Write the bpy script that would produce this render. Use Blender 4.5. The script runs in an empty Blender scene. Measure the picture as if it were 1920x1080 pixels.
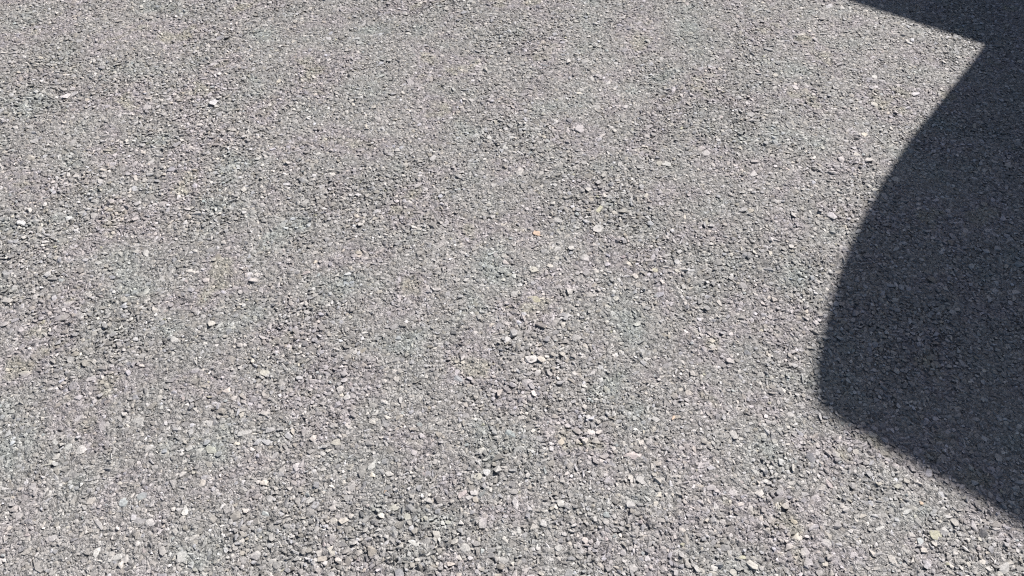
import bpy, bmesh, math, random
import numpy as np
from mathutils import Vector, Matrix

R = math.radians
SC = bpy.context.scene
COL = SC.collection

# ------------------------------------------------------------------ camera
cam_d = bpy.data.cameras.new('camera')
cam = bpy.data.objects.new('camera', cam_d)
COL.objects.link(cam)
cam.location = (0, 0, 1.08)
cam.rotation_euler = (R(90 - 50), 0, 0)
cam_d.sensor_width = 36
cam_d.lens = 36 * 1650 / 1920
cam_d.clip_start = 0.02
cam_d.clip_end = 2000
SC.camera = cam

# ------------------------------------------------------------------ light
SUN_AZ = 47.0            # degrees counter-clockwise from +X
SUN_EL = 39.26
world = bpy.data.worlds.new('World')
SC.world = world
world.use_nodes = True
wn = world.node_tree
bg = wn.nodes['Background']
sky = wn.nodes.new('ShaderNodeTexSky')
sky.sky_type = 'NISHITA'
sky.sun_disc = False
sky.dust_density = 2.0
sky.sun_elevation = R(SUN_EL)
sky.sun_rotation = R(90 - SUN_AZ)
wn.links.new(sky.outputs[0], bg.inputs[0])
bg.inputs[1].default_value = 0.047
sun_d = bpy.data.lights.new('sun', 'SUN')
sun_d.energy = 4.9
sun_d.angle = R(0.4)
sun_d.color = (1.0, 0.966, 0.928)
sun = bpy.data.objects.new('sun', sun_d)
COL.objects.link(sun)
sun.location = (6, 7, 8)
sd = Vector((math.cos(R(SUN_AZ)) * math.cos(R(SUN_EL)), math.sin(R(SUN_AZ)) * math.cos(R(SUN_EL)), math.sin(R(SUN_EL))))
sun.rotation_euler = sd.to_track_quat('Z', 'Y').to_euler()
SC.view_settings.view_transform = 'Standard'
SC.view_settings.look = 'None'
SC.view_settings.gamma = 1
SC.view_settings.use_curve_mapping = False
SC.view_settings.exposure = 0.66
SC.render.film_transparent = False
SC.cycles.max_bounces = 6
SC.cycles.use_denoising = False
SC.cycles.pixel_filter_type = 'BLACKMAN_HARRIS'
SC.cycles.filter_width = 1.2

# ------------------------------------------------------------------ node helpers
def new_mat(name):
    m = bpy.data.materials.new(name)
    m.use_nodes = True
    nt = m.node_tree
    return m, nt, nt.nodes['Principled BSDF']

class NT:
    def __init__(s, nt): s.nt = nt
    def n(s, t, **kw):
        nd = s.nt.nodes.new(t)
        for k, v in kw.items(): setattr(nd, k, v)
        return nd
    def l(s, a, b): s.nt.links.new(a, b)
    def val(s, sock, v):
        if hasattr(v, 'links') or hasattr(v, 'is_output'): s.l(v, sock)
        else: sock.default_value = v
    def noise(s, vec, scale, detail=2, rough=0.5):
        nd = s.n('ShaderNodeTexNoise'); s.l(vec, nd.inputs['Vector'])
        nd.inputs['Scale'].default_value = scale; nd.inputs['Detail'].default_value = detail
        nd.inputs['Roughness'].default_value = rough
        return nd
    def voro(s, vec, scale, feature='F1', rnd=1.0):
        nd = s.n('ShaderNodeTexVoronoi', feature=feature); s.l(vec, nd.inputs['Vector'])
        nd.inputs['Scale'].default_value = scale
        nd.inputs['Randomness'].default_value = rnd
        return nd
    def math(s, op, a, b=0.0, c=None):
        nd = s.n('ShaderNodeMath', operation=op)
        s.val(nd.inputs[0], a); s.val(nd.inputs[1], b)
        if c is not None: s.val(nd.inputs[2], c)
        return nd.outputs[0]
    def mix(s, fac, a, b, mode='MIX'):
        nd = s.n('ShaderNodeMix', data_type='RGBA', blend_type=mode)
        s.val(nd.inputs['Factor'], fac); s.val(nd.inputs['A'], a) if False else None
        s.val(nd.inputs[6], a); s.val(nd.inputs[7], b)
        return nd.outputs[2]
    def ramp(s, fac, stops):
        nd = s.n('ShaderNodeValToRGB'); s.l(fac, nd.inputs[0])
        cr = nd.color_ramp
        while len(cr.elements) < len(stops): cr.elements.new(0.5)
        for e, (p, c) in zip(cr.elements, stops):
            e.position = p; e.color = (*c, 1) if len(c) == 3 else c
        return nd.outputs[0]

TINT_GAIN = 1.0
def place_tint(g, pos):
    """faint patches of mineral colour and dust that lie over stones and binder alike, in metres on the ground"""
    a = g.noise(pos, 9.0, 3, 0.55)          # hue patches about 10 cm wide
    b = g.noise(pos, 1.9, 2, 0.5)
    hue = g.ramp(a.outputs['Fac'], [(0.30, (0.95, 1.03, 1.01)), (0.41, (0.985, 1.004, 0.99)),
                                    (0.52, (1.005, 1.0, 0.99)), (0.60, (1.018, 0.985, 1.02)), (0.68, (1.03, 1.02, 0.93))])
    tone = g.ramp(b.outputs['Fac'], [(0.3, (0.93, 0.93, 0.93)), (0.7, (1.06, 1.05, 1.05))])
    return g.mix(1.0, hue, tone, 'MULTIPLY')

def stone_material(name, source):
    m, nt, p = new_mat(name)
    g = NT(nt)
    geo = g.n('ShaderNodeNewGeometry'); pos = geo.outputs['Position']
    if source == 'instance':
        at = g.n('ShaderNodeAttribute', attribute_type='INSTANCER', attribute_name='tint'); col = at.outputs['Color']
    else:
        oi = g.n('ShaderNodeObjectInfo'); col = oi.outputs['Color']
    fine = g.noise(pos, 520, 3, 0.65)       # grain of the rock
    mott = g.noise(pos, 130, 2, 0.6)
    k1 = g.ramp(fine.outputs['Fac'], [(0.30, (0.74, 0.74, 0.74)), (0.52, (1, 1, 1)), (0.72, (1.24, 1.24, 1.23))])
    k2 = g.ramp(mott.outputs['Fac'], [(0.3, (0.80, 0.80, 0.81)), (0.7, (1.15, 1.14, 1.13))])
    c = g.mix(1.0, col, k1, 'MULTIPLY')
    c = g.mix(1.0, c, k2, 'MULTIPLY')
    c = g.mix(1.0, c, place_tint(g, pos), 'MULTIPLY')
    g.l(c, p.inputs['Base Color'])
    p.inputs['Roughness'].default_value = 0.72
    p.inputs['Specular IOR Level'].default_value = 0.35
    bp = g.n('ShaderNodeBump'); bp.inputs['Strength'].default_value = 0.55; bp.inputs['Distance'].default_value = 0.0012
    g.l(g.noise(pos, 420, 3, 0.6).outputs['Fac'], bp.inputs['Height'])
    g.l(bp.outputs[0], p.inputs['Normal'])
    return m

def ground_material(name, k):
    m, nt, p = new_mat(name)
    g = NT(nt)
    geo = g.n('ShaderNodeNewGeometry'); pos = geo.outputs['Position']
    warp = g.noise(pos, 90, 2, 0.5)
    wv = g.n('ShaderNodeVectorMath', operation='MULTIPLY_ADD')
    g.l(warp.outputs['Color'], wv.inputs[0]); wv.inputs[1].default_value = (0.008, 0.008, 0.008); g.l(pos, wv.inputs[2])
    wpos = wv.outputs[0]
    grain = g.voro(wpos, 300)
    chip = g.voro(wpos, 125)
    gc = g.n('ShaderNodeSeparateColor'); g.l(grain.outputs['Color'], gc.inputs[0])
    cc = g.n('ShaderNodeSeparateColor'); g.l(chip.outputs['Color'], cc.inputs[0])
    gcol = g.ramp(gc.outputs[0], [(0.0, (0.16, 0.155, 0.151)), (0.45, (0.25, 0.24, 0.234)), (0.8, (0.33, 0.318, 0.311)), (1.0, (0.47, 0.453, 0.442))])
    ccol = g.ramp(cc.outputs[0], [(0.0, (0.23, 0.222, 0.216)), (0.5, (0.31, 0.30, 0.292)), (1.0, (0.39, 0.375, 0.365))])
    edge = g.math('LESS_THAN', chip.outputs['Distance'], 0.42)
    pick = g.math('GREATER_THAN', cc.outputs[1], 0.45)
    fac = g.math('MULTIPLY', edge, pick)
    fac = g.math('MULTIPLY', fac, 0.85)
    c = g.mix(fac, gcol, ccol)
    c = g.mix(1.0, c, place_tint(g, pos), 'MULTIPLY')
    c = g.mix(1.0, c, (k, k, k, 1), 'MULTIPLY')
    g.l(c, p.inputs['Base Color'])
    p.inputs['Roughness'].default_value = 0.8
    p.inputs['Specular IOR Level'].default_value = 0.3
    h1 = g.math('MULTIPLY', g.math('SUBTRACT', 0.5, grain.outputs['Distance']), 0.0012)
    h2 = g.math('MULTIPLY', g.math('MULTIPLY', g.math('MAXIMUM', g.math('SUBTRACT', 0.5, chip.outputs['Distance']), 0.0), pick), 0.005)
    h3 = g.math('MULTIPLY', g.noise(pos, 45, 4, 0.6).outputs['Fac'], 0.006)
    pit = g.voro(wpos, 210, 'DISTANCE_TO_EDGE')
    h4 = g.math('MULTIPLY', g.math('MINIMUM', pit.outputs['Distance'], 0.12), 0.008)
    h = g.math('ADD', g.math('ADD', g.math('ADD', h1, h2), h3), h4)
    bp = g.n('ShaderNodeBump'); bp.inputs['Strength'].default_value = 0.9; bp.inputs['Distance'].default_value = 1.0
    g.l(h, bp.inputs['Height']); g.l(bp.outputs[0], p.inputs['Normal'])
    return m

def plain(name, col, rough=0.5, metal=0.0, spec=0.5, coat=0.0, nscale=8, namt=0.12):
    m, nt, p = new_mat(name)
    g = NT(nt)
    tc = g.n('ShaderNodeTexCoord')
    nz = g.noise(tc.outputs['Object'], nscale, 4, 0.6)
    k = g.ramp(nz.outputs['Fac'], [(0.3, (1 - namt,) * 3), (0.7, (1 + namt,) * 3)])
    g.l(g.mix(1.0, (*col, 1), k, 'MULTIPLY'), p.inputs['Base Color'])
    p.inputs['Roughness'].default_value = rough
    p.inputs['Metallic'].default_value = metal
    p.inputs['Specular IOR Level'].default_value = spec
    p.inputs['Coat Weight'].default_value = coat
    return m

def link_mesh(name, me, parent=None, mat=None):
    o = bpy.data.objects.new(name, me)
    COL.objects.link(o)
    if mat: me.materials.clear(); me.materials.append(mat)
    if parent: o.parent = parent
    return o

# ------------------------------------------------------------------ ground
M_GROUND = ground_material('worn_asphalt_binder', 1.0)
M_FAR = ground_material('far_asphalt_relief_shade_in_colour', 0.80)  # same asphalt, colour darkened to stand in for chip shadows missing outside the relief
M_AGG = stone_material('embedded_stone_chips', 'instance')
M_STONE = stone_material('single_stone', 'object')

bm = bmesh.new()
xs = [-400, -60, -12, -3, 0, 3, 12, 60, 400]
vs = [[bm.verts.new((x, y, -0.002)) for x in xs] for y in xs]
for j in range(len(xs) - 1):
    for i in range(len(xs) - 1):
        bm.faces.new((vs[j][i], vs[j][i + 1], vs[j + 1][i + 1], vs[j + 1][i]))
me = bpy.data.meshes.new('asphalt'); bm.to_mesh(me); bm.free()
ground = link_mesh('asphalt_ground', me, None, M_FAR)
ground['kind'] = 'structure'
ground['label'] = 'worn grey asphalt pavement with pale stone chips set in it'

# ------------------------------------------------------------------ stone shapes
def stone_mesh(seed, npts, elong=1.0, flat=0.55, cap=0.30, angular=0.0):
    """crushed-rock chip: convex hull of scattered points, one unit wide, its top worn flat by traffic"""
    r = random.Random(seed)
    b = bmesh.new()
    for k in range(npts):
        while True:
            v = Vector((r.uniform(-1, 1), r.uniform(-1, 1), r.uniform(-1, 1)))
            if 0.2 < v.length < 1: break
        v.normalize()
        v = v * r.uniform(0.86, 1.0 + angular)
        b.verts.new((v.x * 0.5 * elong, v.y * 0.5 / elong ** 0.5, min(v.z * 0.5, cap * 0.5 + 0.03 * r.random()) * flat))
    res = bmesh.ops.convex_hull(b, input=b.verts)
    dead = [e for e in res['geom_interior'] + res['geom_unused'] if isinstance(e, bmesh.types.BMVert)]
    for v in set(dead):
        if v.is_valid: b.verts.remove(v)
    mx = max(v.co.z for v in b.verts)
    sx = max(abs(v.co.x) for v in b.verts) * 2
    for v in b.verts:
        v.co.z -= mx                      # the worn top is at z = 0
        v.co.x /= sx / (elong ** 0.5); v.co.y /= sx / (elong ** 0.5)
    m = bpy.data.meshes.new('stone_chip')
    b.to_mesh(m); b.free()
    return m

RNG = np.random.default_rng(11)
# value noise on the ground, for where the surface is open and rough and where it is dense
def vnoise(x, y, cell, seed):
    r = np.random.default_rng(seed); t = r.random((128, 128))
    fx = x / cell + 50; fy = y / cell + 50
    ix = np.floor(fx).astype(int); iy = np.floor(fy).astype(int)
    u = fx - ix; v = fy - iy
    u = u * u * (3 - 2 * u); v = v * v * (3 - 2 * v)
    g = lambda a, b: t[a % 128, b % 128]
    return (g(ix, iy) * (1 - u) + g(ix + 1, iy) * u) * (1 - v) + (g(ix, iy + 1) * (1 - u) + g(ix + 1, iy + 1) * u) * v

PAL = {'g': (0.405, 0.39, 0.38), 'w': (0.47, 0.458, 0.44), 'c': (0.45, 0.43, 0.385), 'y': (0.43, 0.415, 0.325),
       'o': (0.50, 0.385, 0.295), 'p': (0.43, 0.385, 0.375), 'd': (0.20, 0.21, 0.21), 'b': (0.35, 0.37, 0.37), 'm': (0.32, 0.31, 0.305)}
# stones one can tell apart: x, y in metres, width in millimetres, colour key
STONES = """-0.94 1.303 14 g; -0.913 1.305 11 g; -0.707 1.363 19 g; -0.686 1.201 14 g; -0.657 1.207 14 g; -0.61 1.501 11 g; -0.632 1.552 11 w; -0.602 1.501 11 w; -0.53 1.641 16 g; -0.543 1.561 11 g; -0.5 1.259 9 g; -0.651 1.272 7 c; -0.558 1.497 10 w; -0.732 1.169 12 g; -0.514 1.19 13 g; -0.461 1.203 11 g; -0.81 1.22 11 g; -0.526 1.417 8 w; -0.012 1.247 16 w; -0.043 1.274 12 w; 0 1.275 12 w; -0.055 1.288 10 g; 0.083 1.322 12 w; 0.048 1.298 13 g; 0.162 1.363 17 g; 0.16 1.451 15 w; 0.191 1.439 13 w; 0.237 1.667 17 w; 0.059 1.639 10 g; 0.131 1.204 14 g; -0.116 1.422 14 g; -0.078 1.468 13 g; -0.261 1.463 12 w; -0.159 1.492 10 g; -0.318 1.575 18 g; -0.31 1.556 13 g; -0.316 1.521 15 g; -0.212 1.239 16 g; -0.168 1.144 17 g; -0.033 1.144 15 g; 0.129 1.3 26 g; 0.281 1.201 17 w; 0.267 1.203 16 c; 0.232 1.193 13 g; 0.196 1.2 12 g; 0.26 1.306 14 g; -0.257 1.33 12 g; -0.224 1.315 10 w; 0.095 1.39 13 g; 0.147 1.51 15 g; 0.187 1.712 14 w; -0.034 1.365 9 w; -0.741 0.986 12 g; -0.607 0.983 16 g; -0.72 1.069 17 g; -0.555 0.938 16 g; -0.757 0.884 15 g; -0.7 0.874 15 g; -0.685 0.865 10 g; -0.453 0.831 12 w; -0.36 1.103 15 g; -0.335 0.938 12 p; -0.325 0.951 10 g; -0.292 0.872 13 g; -0.662 0.768 14 g; -0.722 0.74 17 g; -0.75 0.748 9 c; -0.557 0.772 13 g; -0.621 0.732 13 g; -0.401 0.902 11 g; -0.339 0.752 13 g; -0.367 0.742 14 c; -0.515 0.803 15 g; -0.437 1.013 11 g; -0.447 0.811 8 w; -0.678 0.959 10 g; -0.741 1.077 13 g; -0.434 0.99 12 g; 0.042 1.028 14 o; 0.152 1.086 20 y; 0.078 1.058 20 g; 0.147 1.039 20 g; 0.121 0.971 16 w; 0.035 0.945 16 c; 0.003 0.932 10 w; -0.011 0.961 11 p; 0.036 0.882 20 y; 0.004 0.894 12 g; 0.03 0.767 21 w; 0.098 0.806 18 g; 0.038 0.743 13 g; -0.088 1.063 11 g; -0.047 0.911 12 g; 0.233 0.944 10 y; 0.269 0.943 10 c; 0.158 0.854 13 g; -0.254 1.071 10 w; -0.014 1.048 15 c; -0.028 0.977 12 p; 0.256 0.977 14 g; 0.216 1.019 13 g; -0.079 0.731 14 b; 0.075 0.786 8 w; 0.236 1.119 13 c; 0.197 0.886 7 w; -0.249 0.741 11 g; 0.41 1.519 12 g; 0.479 1.499 11 g; 0.568 1.519 13 m; 0.555 1.51 13 g; 0.57 1.461 17 g; 0.521 1.425 14 g; 0.727 1.46 14 w; 0.832 1.575 13 w; 0.767 1.43 15 g; 0.704 1.372 16 g; 0.458 1.341 16 m; 0.358 1.232 18 g; 0.434 1.174 17 w; 0.633 1.226 15 c; 0.458 1.377 12 w; -0.618 0.664 13 w; -0.532 0.658 18 w; -0.578 0.652 17 g; -0.627 0.644 11 m; -0.638 0.625 9 w; -0.618 0.617 15 w; -0.6 0.615 18 w; -0.637 0.593 15 c; -0.504 0.682 9 w; -0.43 0.656 14 g; -0.377 0.64 18 g; -0.504 0.617 15 g; -0.418 0.614 19 c; -0.489 0.587 9 g; -0.432 0.522 13 w; -0.434 0.578 5 c; -0.518 0.534 13 b; -0.473 0.505 14 w; -0.495 0.543 14 b; -0.646 0.557 14 g; -0.532 0.465 14 w; -0.503 0.458 12 w; -0.512 0.454 5 w; -0.519 0.453 6 w; -0.629 0.488 8 p; -0.323 0.539 11 g; -0.329 0.437 9 g; -0.268 0.537 10 w; -0.234 0.508 10 c; -0.255 0.496 11 g; -0.421 0.458 14 g; -0.232 0.468 16 c; -0.246 0.625 16 c; -0.567 0.527 8 g; -0.54 0.502 14 g; -0.667 0.516 8 w; -0.328 0.46 15 g; -0.342 0.454 12 m; -0.191 0.588 15 w; -0.054 0.572 9 w; -0.046 0.572 13 c; -0.057 0.541 10 w; -0.039 0.547 13 d; 0.004 0.533 16 w; -0.067 0.547 14 p; -0.155 0.527 18 c; -0.138 0.514 11 c; -0.084 0.506 8 c; -0.038 0.505 14 g; -0.126 0.478 14 w; -0.06 0.47 15 w; -0.01 0.454 14 g; 0.065 0.533 13 w; 0.045 0.582 10 b; 0.175 0.568 14 g; 0.169 0.604 24 p; 0.125 0.516 10 b; 0.181 0.539 9 w; 0.009 0.495 10 w; 0.06 0.47 10 w; 0.153 0.444 16 g; -0.076 0.703 14 m; -0.019 0.66 11 g; -0.002 0.638 16 b; 0.01 0.613 16 g; 0.044 0.597 9 g; 0.23 0.665 7 o; -0.23 0.641 11 g; -0.24 0.699 11 w; -0.17 0.549 5 o; -0.017 0.463 7 w; 0.098 0.458 10 g; -0.219 0.541 14 m; 0.478 0.609 13 c; 0.423 0.609 9 w; 0.398 0.619 10 g; 0.428 0.562 13 p; 0.332 0.578 10 w; 0.343 0.565 9 w; 0.297 0.549 13 g; 0.27 0.528 10 w; 0.316 0.524 13 g; 0.437 0.543 7 w; 0.549 0.488 15 y; 0.527 0.479 11 b; 0.397 0.449 9 c; 0.544 0.533 6 o; 0.409 0.503 8 w; 0.375 0.465 14 g; 0.405 0.478 14 w; 0.506 0.638 15 g; 0.449 0.71 9 w; 0.462 0.709 9 w; 0.549 0.632 10 g; 0.505 0.674 9 g; 0.567 0.71 11 g; 0.623 0.444 16 g; 0.234 0.443 9 w; 0.283 0.487 8 g; 0.294 0.458 8 y; 0.519 0.558 11 c; 0.622 0.828 8 w; 0.583 0.747 13 g; 0.631 0.742 11 m; 0.53 0.841 12 g; 0.599 0.82 11 m; 0.69 0.856 12 g; 0.674 0.76 13 g; 0.695 0.799 11 m; 0.686 0.694 9 g; 0.469 0.656 8 d; 0.521 0.52 13 g; 0.479 0.497 11 w; 0.436 0.461 11 g"""

X0, X1, Y0, Y1, CELL = -2.1, 2.5, 0.05, 3.0, 0.001
NX, NY = int((X1 - X0) / CELL), int((Y1 - Y0) / CELL)
mask = np.zeros((NY, NX), bool)
def paint(x, y, rad):
    rad = float(rad)
    k = int(math.ceil(rad / CELL))
    ix = ((x - X0) / CELL).astype(int); iy = ((y - Y0) / CELL).astype(int)
    for dy in range(-k, k + 1):
        for dx in range(-k, k + 1):
            if (dx * dx + dy * dy) * CELL * CELL <= rad * rad:
                mask[np.clip(iy + dy, 0, NY - 1), np.clip(ix + dx, 0, NX - 1)] = True
def free(x, y, rad):
    ok = np.ones(len(x), bool)
    for dx, dy in [(0, 0)] + [(math.cos(a) * rad, math.sin(a) * rad) for a in np.linspace(0, 2 * math.pi, 9)[:-1]]:
        ix = np.clip(((x + dx - X0) / CELL).astype(int), 0, NX - 1); iy = np.clip(((y + dy - Y0) / CELL).astype(int), 0, NY - 1)
        ok &= ~mask[iy, ix]
    return ok

# height of the compacted surface itself: coated grit of all sizes pressed into the binder, with small hollows between
HC = 0.0019
HX0, HX1, HY0, HY1 = -1.40, 1.40, 0.24, 1.98
hx = np.arange(HX0, HX1, HC); hy = np.arange(HY0, HY1, HC)
HXG, HYG = np.meshgrid(hx, hy)
field = np.full(HXG.shape, -0.0026)
def grit(n, d0, d1, t0, t1, seed):
    g_ = np.random.default_rng(seed)
    x = g_.uniform(HX0, HX1, n); y = g_.uniform(HY0, HY1, n)
    d = g_.uniform(d0, d1, n); t = g_.normal((t0 + t1) / 2, (t1 - t0) / 2, n)
    an = g_.uniform(0, 3.1416, n); el = g_.uniform(1.0, 1.9, n)
    ux, uy = np.cos(an), np.sin(an); gx, gy = g_.normal(0, 0.10, n), g_.normal(0, 0.10, n)
    ix = np.round((x - HX0) / HC).astype(int); iy = np.round((y - HY0) / HC).astype(int)
    k = int(math.ceil(d1 * 0.75 / HC))
    for dy in range(-k, k + 1):
        for dx in range(-k, k + 1):
            jx, jy = ix + dx, iy + dy
            ok = (jx >= 0) & (jy >= 0) & (jx < len(hx)) & (jy < len(hy))
            px = HX0 + jx * HC - x; py = HY0 + jy * HC - y
            a_ = (px * ux + py * uy) / (d * 0.5 * el ** 0.5); b_ = (-px * uy + py * ux) / (d * 0.5 / el ** 0.5)
            q = np.maximum(np.abs(a_) * 0.55 + np.abs(b_) * 0.55, np.sqrt(a_ * a_ + b_ * b_))
            z = t - 0.0016 * np.clip(q, 0, 2) ** 4 + px * gx + py * gy
            ok &= q < 1.15
            np.maximum.at(field, (jy[ok], jx[ok]), z[ok])
grit(16000, 0.009, 0.015, -0.0009, -0.0001, 21)
grit(88000, 0.0055, 0.009, -0.0010, 0.0001, 22)
grit(125000, 0.0036, 0.0056, -0.0011, 0.0000, 23)
und = (vnoise(HXG, HYG, 0.035, 31) - 0.5) * 0.0011 + (vnoise(HXG, HYG, 0.085, 32) - 0.5) * 0.0016
opn = np.clip((vnoise(HXG, HYG, 0.05, 4) * 0.4 + vnoise(HXG, HYG, 0.16, 3) * 0.6 - 0.35) * 2.2, 0, 1)
field = field * (0.82 + 0.5 * opn) + 0.00025 + und + RNG.normal(0, 0.00010, field.shape)
def inset(x, y):
    hw = 0.70 + 0.37 * y                       # half width of the detailed patch
    return np.minimum(np.minimum(hw - np.abs(x), y - 0.27), 1.95 - y)
fade = np.clip(inset(HXG, HYG) / 0.08, 0, 1)
field = field * fade - 0.0018 * (1 - fade)
keepv = inset(HXG, HYG) > -0.004
idx = -np.ones(HXG.shape, int); idx[keepv] = np.arange(keepv.sum())
co_ = np.stack([HXG[keepv], HYG[keepv], field[keepv]], 1).astype(np.float32)
q_ = np.stack([idx[:-1, :-1], idx[:-1, 1:], idx[1:, 1:], idx[1:, :-1]], -1).reshape(-1, 4)
q_ = q_[(q_ >= 0).all(1)].astype(np.int32)
rm = bpy.data.meshes.new('asphalt_relief')
rm.vertices.add(len(co_)); rm.vertices.foreach_set('co', co_.ravel())
rm.loops.add(q_.size); rm.loops.foreach_set('vertex_index', q_.ravel())
rm.polygons.add(len(q_)); rm.polygons.foreach_set('loop_start', np.arange(0, q_.size, 4, dtype=np.int32))
rm.polygons.foreach_set('use_smooth', np.ones(len(q_), bool))
rm.update(calc_edges=True)
relief = link_mesh('compacted_surface', rm, ground, M_GROUND)
relief['kind'] = 'stuff'
print('relief quads', len(q_))
def level(x, y):
    f = np.clip(inset(x, y) / 0.08, 0, 1)
    u = (vnoise(x, y, 0.035, 31) - 0.5) * 0.0011 + (vnoise(x, y, 0.085, 32) - 0.5) * 0.0016
    return u * f - 0.0018 * (1 - f)

rr = random.Random(5)
big = [stone_mesh(100 + k, 26, elong=(1.0, 1.15, 1.3, 1.5, 1.9)[k % 5], flat=0.55, cap=0.26, angular=0.16) for k in range(15)]
for m_ in big: m_.materials.append(M_STONE)
for rec in STONES.split(';'):
    x, y, w, c = rec.split(); x = float(x); y = float(y); w = float(w) / 1000
    col = PAL[c]
    f = rr.uniform(0.88, 1.1)
    o = bpy.data.objects.new('stone', big[rr.randrange(15)])
    COL.objects.link(o)
    o.parent = ground
    s = w * 1.0
    o.scale = (s, s * rr.uniform(0.85, 1.1), s * rr.uniform(0.8, 1.0))
    o.location = (x, y, float(level(np.array([x]), np.array([y]))[0]) + 0.0001 + rr.random() * 0.0008)
    o.rotation_euler = (rr.gauss(0, R(4)), rr.gauss(0, R(4)), rr.uniform(0, 6.28))
    o.color = (col[0] * f, col[1] * f, col[2] * f, 1)
    paint(np.array([x]), np.array([y]), w * 0.40)

P, D, H = [], [], []
def layer(spacing, dmin, dmax, prob, tight, region=None, seed=0):
    x0, x1, y0, y1 = region or (X0, X1, Y0, Y1)
    nx, ny = int((x1 - x0) / spacing), int((y1 - y0) / spacing)
    gx, gy = np.meshgrid(np.arange(nx), np.arange(ny))
    n = nx * ny
    x = x0 + (gx.ravel() + 0.5 + RNG.uniform(-0.42, 0.42, n)) * spacing
    y = y0 + (gy.ravel() + 0.5 + RNG.uniform(-0.42, 0.42, n)) * spacing
    rough = vnoise(x, y, 0.16, 3) * 0.6 + vnoise(x, y, 0.05, 4) * 0.4
    keep = RNG.random(n) < prob * (0.75 + 0.5 * rough)
    x, y, rough = x[keep], y[keep], rough[keep]
    d = dmin + (dmax - dmin) * RNG.random(len(x)) ** 1.6
    ok = free(x, y, dmin * tight)
    x, y, d, rough = x[ok], y[ok], d[ok], rough[ok]
    for lo in np.linspace(dmin, dmax, 5)[:-1]:
        st = (dmax - dmin) / 4
        sel = (d >= lo) & (d <= lo + st)
        paint(x[sel], y[sel], (lo + st / 2) * 0.44)
    P.append(np.stack([x, y], 1)); D.append(d); H.append(rough)
layer(0.0180, 0.0100, 0.0155, 0.22, 0.42)
layer(0.0100, 0.0066, 0.0112, 0.68, 0.34)
layer(0.0062, 0.0046, 0.0070, 0.80, 0.32)
layer(0.0040, 0.0028, 0.0044, 0.72, 0.28, region=(-1.3, 1.4, 0.3, 1.85))
P = np.concatenate(P); D = np.concatenate(D); H = np.concatenate(H)
N = len(P)
print('stones', N)
open_ = np.clip((H - 0.35) * 2.2, 0, 1)              # 0 dense and dusty, 1 open and rough
top = 0.00035 + open_ * 0.0007 + RNG.normal(0, 0.00035, N) * (0.7 + open_) + D * 0.045
top += (RNG.random(N) < 0.16) * RNG.uniform(0.0004, 0.0014, N) * (D / 0.008)
top = np.clip(top, 0.0001, 0.0032) - 0.00072
top += level(P[:, 0], P[:, 1])
co = np.zeros((N, 3), np.float32); co[:, :2] = P; co[:, 2] = top
rot = np.zeros((N, 3), np.float32)
til = 5 + 5 * open_
rot[:, 0] = RNG.normal(0, 1, N) * np.radians(til); rot[:, 1] = RNG.normal(0, 1, N) * np.radians(til); rot[:, 2] = RNG.uniform(0, 6.283, N)
scl = np.zeros((N, 3), np.float32)
scl[:, 0] = D * 1.05; scl[:, 1] = D * RNG.uniform(0.8, 1.15, N); scl[:, 2] = D * RNG.uniform(0.75, 1.1, N)
# albedo of each chip
v = np.clip(RNG.random(N), 0, np.where(D > 0.009, 0.92, 1.0))
lum = np.interp(v, [0, 0.05, 0.3, 0.6, 0.84, 0.95, 1.0], [0.14, 0.225, 0.285, 0.34, 0.43, 0.52, 0.60])
lum = np.where(D > 0.008, np.clip(lum, 0.26, 0.46), lum)
hue = RNG.normal(0, 1, N)
tint = np.ones((N, 4), np.float32)
tint[:, 0] = lum * (1.03 + 0.020 * hue)
tint[:, 1] = lum * (0.985 + 0.004 * hue)
tint[:, 2] = lum * (0.955 - 0.030 * hue)
odd = RNG.random(N)
for lo, hi, c in ((0, .006, PAL['c']), (.006, .009, PAL['y']), (.009, .013, PAL['p']), (.013, .026, (0.10, 0.097, 0.097)), (.030, .038, PAL['b'])):
    sel = (odd >= lo) & (odd < hi)
    sel &= D < (0.0062 if c[0] < 0.11 else 0.0085)
    tint[sel, :3] = np.array(c) * RNG.uniform(0.8, 1.05, (sel.sum(), 1))

pm = bpy.data.meshes.new('aggregate')
pm.vertices.add(N)
pm.vertices.foreach_set('co', co.ravel())
def attr(name, typ, arr, key):
    a = pm.attributes.new(name, typ, 'POINT'); a.data.foreach_set(key, arr.ravel())
attr('rot', 'FLOAT_VECTOR', rot, 'vector')
attr('scl', 'FLOAT_VECTOR', scl, 'vector')
attr('tint', 'FLOAT_COLOR', tint, 'color')
small = bpy.data.collections.new('chip_shapes')
for k in range(24):
    m_ = stone_mesh(500 + k, 13, elong=(1.0, 1.1, 1.25, 1.5)[k % 4], flat=0.5, cap=0.34, angular=0.14)
    m_.materials.append(M_AGG)
    small.objects.link(bpy.data.objects.new('chip_shape', m_))
agg = link_mesh('aggregate', pm, ground)
agg['kind'] = 'stuff'
gn = bpy.data.node_groups.new('scatter_chips', 'GeometryNodeTree')
gn.interface.new_socket('Geometry', in_out='INPUT', socket_type='NodeSocketGeometry')
gn.interface.new_socket('Geometry', in_out='OUTPUT', socket_type='NodeSocketGeometry')
nd = gn.nodes; L = gn.links.new
gi = nd.new('NodeGroupInput'); go = nd.new('NodeGroupOutput')
m2p = nd.new('GeometryNodeMeshToPoints')
iop = nd.new('GeometryNodeInstanceOnPoints')
ci = nd.new('GeometryNodeCollectionInfo'); ci.inputs[0].default_value = small
ci.inputs['Separate Children'].default_value = True; ci.inputs['Reset Children'].default_value = True
ra = nd.new('GeometryNodeInputNamedAttribute'); ra.data_type = 'FLOAT_VECTOR'; ra.inputs[0].default_value = 'rot'
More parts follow.
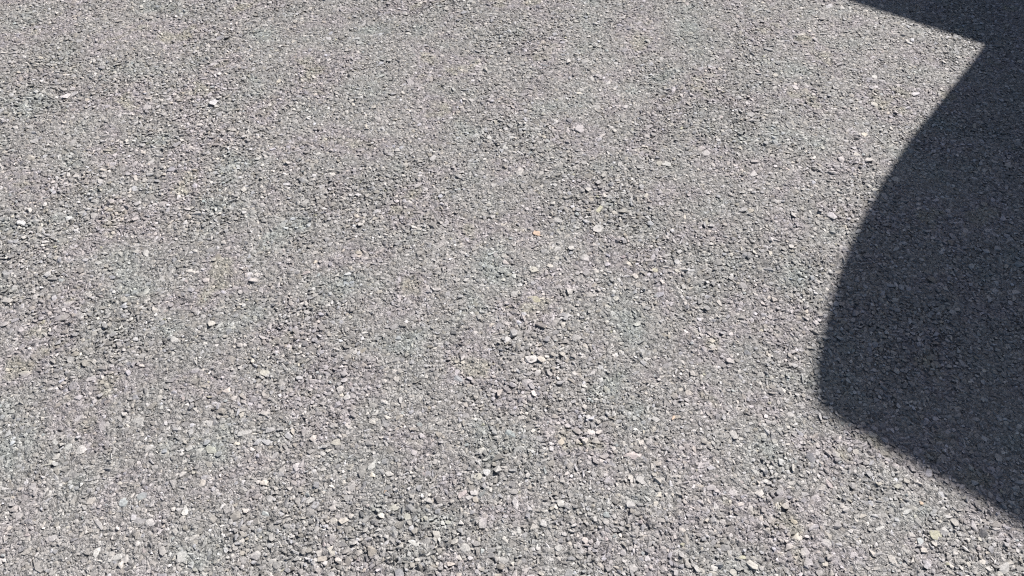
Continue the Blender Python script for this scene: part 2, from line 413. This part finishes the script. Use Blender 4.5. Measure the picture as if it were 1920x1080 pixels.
sa = nd.new('GeometryNodeInputNamedAttribute'); sa.data_type = 'FLOAT_VECTOR'; sa.inputs[0].default_value = 'scl'
e2r = nd.new('FunctionNodeEulerToRotation')
L(gi.outputs[0], m2p.inputs[0]); L(m2p.outputs[0], iop.inputs['Points'])
L(ci.outputs[0], iop.inputs['Instance']); iop.inputs['Pick Instance'].default_value = True
L(ra.outputs['Attribute'], e2r.inputs[0]); L(e2r.outputs[0], iop.inputs['Rotation'])
L(sa.outputs['Attribute'], iop.inputs['Scale'])
L(iop.outputs[0], go.inputs[0])
agg.modifiers.new('scatter', 'NODES').node_group = gn

# ------------------------------------------------------------------ the parked off-roader whose shadow falls into the picture
M_PAINT = plain('dark_green_paint', (0.035, 0.05, 0.045), 0.3, 0.0, 0.5, 0.8, 3, 0.05)
M_TRIM = plain('black_plastic', (0.02, 0.02, 0.02), 0.6)
M_GLASS = plain('privacy_glass', (0.012, 0.014, 0.015), 0.06, 0.0, 0.6, 0.5, 2, 0.02)
M_TYRE = plain('tyre_rubber', (0.018, 0.018, 0.018), 0.85, nscale=30)
M_RIM = plain('steel_rim', (0.45, 0.45, 0.46), 0.35, 0.9)
M_LAMP = plain('lamp_glass', (0.6, 0.6, 0.6), 0.12, 0.0, 0.6, 0.6)
M_RED = plain('tail_lamp', (0.35, 0.02, 0.015), 0.2, 0.0, 0.5, 0.5)

car = bpy.data.objects.new('parked_car', None)
COL.objects.link(car)
CA = R(-39.3)
Ex = Vector((math.cos(CA), math.sin(CA), 0)); Ny = Vector((-math.sin(CA), math.cos(CA), 0))
car.location = Ny * 3.223 + Ex * 0.13
car.rotation_euler = (0, 0, CA)
car['label'] = 'boxy dark green off-road car parked beside the asphalt, casting the shadow'
car['category'] = 'car'
WID = 1.82

def prism(name, pts, y0, y1, mat, parent=car, bevel=0.0):
    """side profile pts (x, z) extruded across the car from y0 to y1"""
    b = bmesh.new()
    A = [b.verts.new((x, y0, z)) for x, z in pts]; B = [b.verts.new((x, y1, z)) for x, z in pts]
    b.faces.new(A); b.faces.new(B[::-1])
    for i in range(len(pts)):
        j = (i + 1) % len(pts)
        b.faces.new((A[j], A[i], B[i], B[j]))
    bmesh.ops.recalc_face_normals(b, faces=b.faces)
    me = bpy.data.meshes.new(name); b.to_mesh(me); b.free()
    o = link_mesh(name, me, parent, mat)
    if bevel:
        mod = o.modifiers.new('bevel', 'BEVEL'); mod.width = bevel; mod.segments = 3; mod.limit_method = 'ANGLE'; mod.angle_limit = R(40)
    return o
def boxp(name, x0, x1, y0, y1, z0, z1, mat, parent=car, bevel=0.01):
    return prism(name, [(x0, z0), (x1, z0), (x1, z1), (x0, z1)], y0, y1, mat, parent, bevel)

K = 1 / 1.219
LEAN = 1.219 * math.tan(R(3.7))
edge = [(-0.217, 1.841), (-0.220, 1.738), (-0.224, 1.638), (-0.227, 1.54), (-0.227, 1.447), (-0.219, 1.319), (-0.207, 1.210),
        (-0.189, 1.098), (-0.167, 1.006), (-0.145, 0.928), (-0.124, 0.869), (-0.112, 0.842), (-0.098, 0.821), (-0.080, 0.810), (-0.050, 0.808)]
cab = []
for s, n in edge:
    z = (3.231 - n) * K
    cab.append((s - 0.003 + z * LEAN - 0.13, z))
def front_at(z):
    return float(np.interp(z, [p_[1] for p_ in cab], [p_[0] for p_ in cab]))
def arch(cx, r=0.44, z=0.36):
    a0 = math.asin(0.0)
    return [(cx + r * math.cos(t), 0.38 + r * math.sin(t)) for t in np.linspace(math.pi, 0, 13)]
FX, RX = -0.82, 1.95
prof = [(-1.38, 0.62), (-1.36, 1.02), (-1.30, 1.12), (-1.15, 1.150), (-0.85, 1.168), (-0.56, 1.161)] + cab + \
       [(0.45, 1.979), (1.6, 1.965), (2.55, 1.95), (2.68, 1.92), (2.72, 1.85), (2.78, 1.1), (2.79, 0.42)] + \
       arch(RX)[::-1] + arch(FX)[::-1] + [(-1.38, 0.38)]
body = prism('body', prof, 0.0, WID, M_PAINT, bevel=0.008)

z0, z1 = 1.20, 1.86
for y in (0, 1):
    ya, yb = ((-0.008, 0.004) if y == 0 else (WID - 0.004, WID + 0.008))
    for pts in ([(-0.15, z0), (0.72, z0), (0.72, z1), (0.0, z1), (-0.06, 1.75)],
                [(0.82, z0), (1.55, z0), (1.55, z1), (0.82, z1)],
                [(1.66, z0), (2.58, z0), (2.54, z1), (1.66, z1)]):
        prism('side_window', pts, ya, yb, M_GLASS, bevel=0.003)
    for x0_, x1_ in ((-0.20, 0.765), (0.785, 1.60)):
        dpts = [(x0_, 0.47), (x1_ if x0_ < 0 else 1.47, 0.47), (x1_, 0.95 if x0_ > 0 else 0.47), (x1_, 1.17), (x0_, 1.17)]
        if x0_ < 0: dpts.pop(2)
        d_ = prism('door', dpts, ya - 0.004 if y == 0 else ya, yb if y == 0 else yb + 0.004, M_PAINT, bevel=0.006)
        hy = (-0.045, -0.005) if y == 0 else (WID + 0.005, WID + 0.045)
        boxp('handle', x1_ - 0.24, x1_ - 0.08, hy[0], hy[1], 1.02, 1.055, M_TRIM, d_, 0.008)
    boxp('side_mirror', -0.02, 0.09, -0.20 if y == 0 else WID + 0.02, -0.02 if y == 0 else WID + 0.20, 1.22, 1.38, M_TRIM, bevel=0.02)
    boxp('side_step', -0.30, 1.42, -0.06 if y == 0 else WID - 0.1, 0.1 if y == 0 else WID + 0.06, 0.38, 0.42, M_TRIM)
# windscreen and rear window
def strip(name, a, b, y0, y1, off, mat):
    (xa, za), (xb, zb) = a, b
    dx, dz = xb - xa, zb - za; l = math.hypot(dx, dz); nx, nz = -dz / l * off, dx / l * off
    return prism(name, [(xa - nx, za - nz), (xb - nx, zb - nz), (xb + nx, zb + nz), (xa + nx, za + nz)], y0, y1, mat, bevel=0.002)
strip('windscreen', (front_at(1.2) - 0.001, 1.2), (front_at(1.78) - 0.001, 1.78), 0.12, WID - 0.12, 0.012, M_GLASS)
strip('rear_window', (2.775, 1.2), (2.738, 1.75), 0.2, WID - 0.2, 0.012, M_GLASS)
bp_ = boxp('front_bumper', -1.50, -1.36, 0.02, WID - 0.02, 0.42, 0.62, M_TRIM, bevel=0.03)
boxp('rear_bumper', 2.78, 2.90, 0.02, WID - 0.02, 0.42, 0.60, M_TRIM, bevel=0.03)
gr = boxp('grille', -1.392, -1.36, 0.45, WID - 0.45, 0.70, 0.98, M_TRIM, bevel=0.004)
for k in range(5):
    boxp('slat', -1.405, -1.385, 0.47, WID - 0.47, 0.72 + k * 0.053, 0.745 + k * 0.053, M_RIM, gr, 0.003)
def disc(name, c, axis, r, t, mat, parent, seg=28):
    b = bmesh.new()
    bmesh.ops.create_cone(b, cap_ends=True, segments=seg, radius1=r, radius2=r * 0.94, depth=t)
    rotm = Matrix.Rotation(R(90), 4, 'X') if axis == 'y' else Matrix.Rotation(R(-90), 4, 'Y')
    bmesh.ops.transform(b, matrix=Matrix.Translation(c) @ rotm, verts=b.verts)
    me = bpy.data.meshes.new(name); b.to_mesh(me); b.free()
    return link_mesh(name, me, parent, mat)
for y in (0.25, WID - 0.25):
    disc('headlight', (-1.385, y, 0.85), 'x', 0.095, 0.06, M_LAMP, car)
    boxp('tail_light', 2.765, 2.80, y - 0.15 if y < 1 else y + 0.05, y - 0.05 if y < 1 else y + 0.15, 0.75, 1.05, M_RED)
# wheels: tyre of revolution with tread lugs, rim with spokes
def wheel(cx, side):
    w = bpy.data.objects.new('wheel', None); COL.objects.link(w); w.parent = car
    cy = 0.13 if side == 0 else WID - 0.13
    w.location = (cx, cy, 0.36)
    sgn = -1 if side == 0 else 1
    sec = [(0.215, -0.11), (0.30, -0.125), (0.345, -0.105), (0.36, -0.06), (0.36, 0.06), (0.345, 0.105), (0.30, 0.125), (0.215, 0.11)]
    b = bmesh.new(); n = 40; rings = []
    for i in range(n):
        a = 2 * math.pi * i / n; k = 1.0 if i % 2 else 0.985
        rings.append([b.verts.new((r_ * (k if r_ > .34 else 1) * math.cos(a), yy, r_ * (k if r_ > .34 else 1) * math.sin(a))) for r_, yy in sec])
    for i in range(n):
        A, B = rings[i], rings[(i + 1) % n]
        for j in range(len(sec)):
            q = (j + 1) % len(sec); b.faces.new((A[j], A[q], B[q], B[j]))
    bmesh.ops.recalc_face_normals(b, faces=b.faces)
    me = bpy.data.meshes.new('tyre'); b.to_mesh(me); b.free(); link_mesh('tyre', me, w, M_TYRE)
    b = bmesh.new()
    bmesh.ops.create_cone(b, cap_ends=True, segments=32, radius1=0.222, radius2=0.222, depth=0.10)
    bmesh.ops.transform(b, matrix=Matrix.Rotation(R(90), 4, 'X'), verts=b.verts)
    for i in range(6):
        res = bmesh.ops.create_cube(b, size=1)
        a = i * math.pi / 3
        bmesh.ops.transform(b, matrix=Matrix.Rotation(a, 4, 'Y') @ Matrix.Translation((0.12, sgn * 0.06, 0)) @ Matrix.Diagonal((0.17, 0.03, 0.05, 1)), verts=res['verts'])
    res = bmesh.ops.create_cone(b, cap_ends=True, segments=20, radius1=0.05, radius2=0.045, depth=0.07)
    bmesh.ops.transform(b, matrix=Matrix.Translation((0, sgn * 0.07, 0)) @ Matrix.Rotation(R(90), 4, 'X'), verts=res['verts'])
    me = bpy.data.meshes.new('rim'); b.to_mesh(me); b.free(); link_mesh('rim', me, w, M_RIM)
for cx in (FX, RX):
    for sd_ in (0, 1): wheel(cx, sd_)
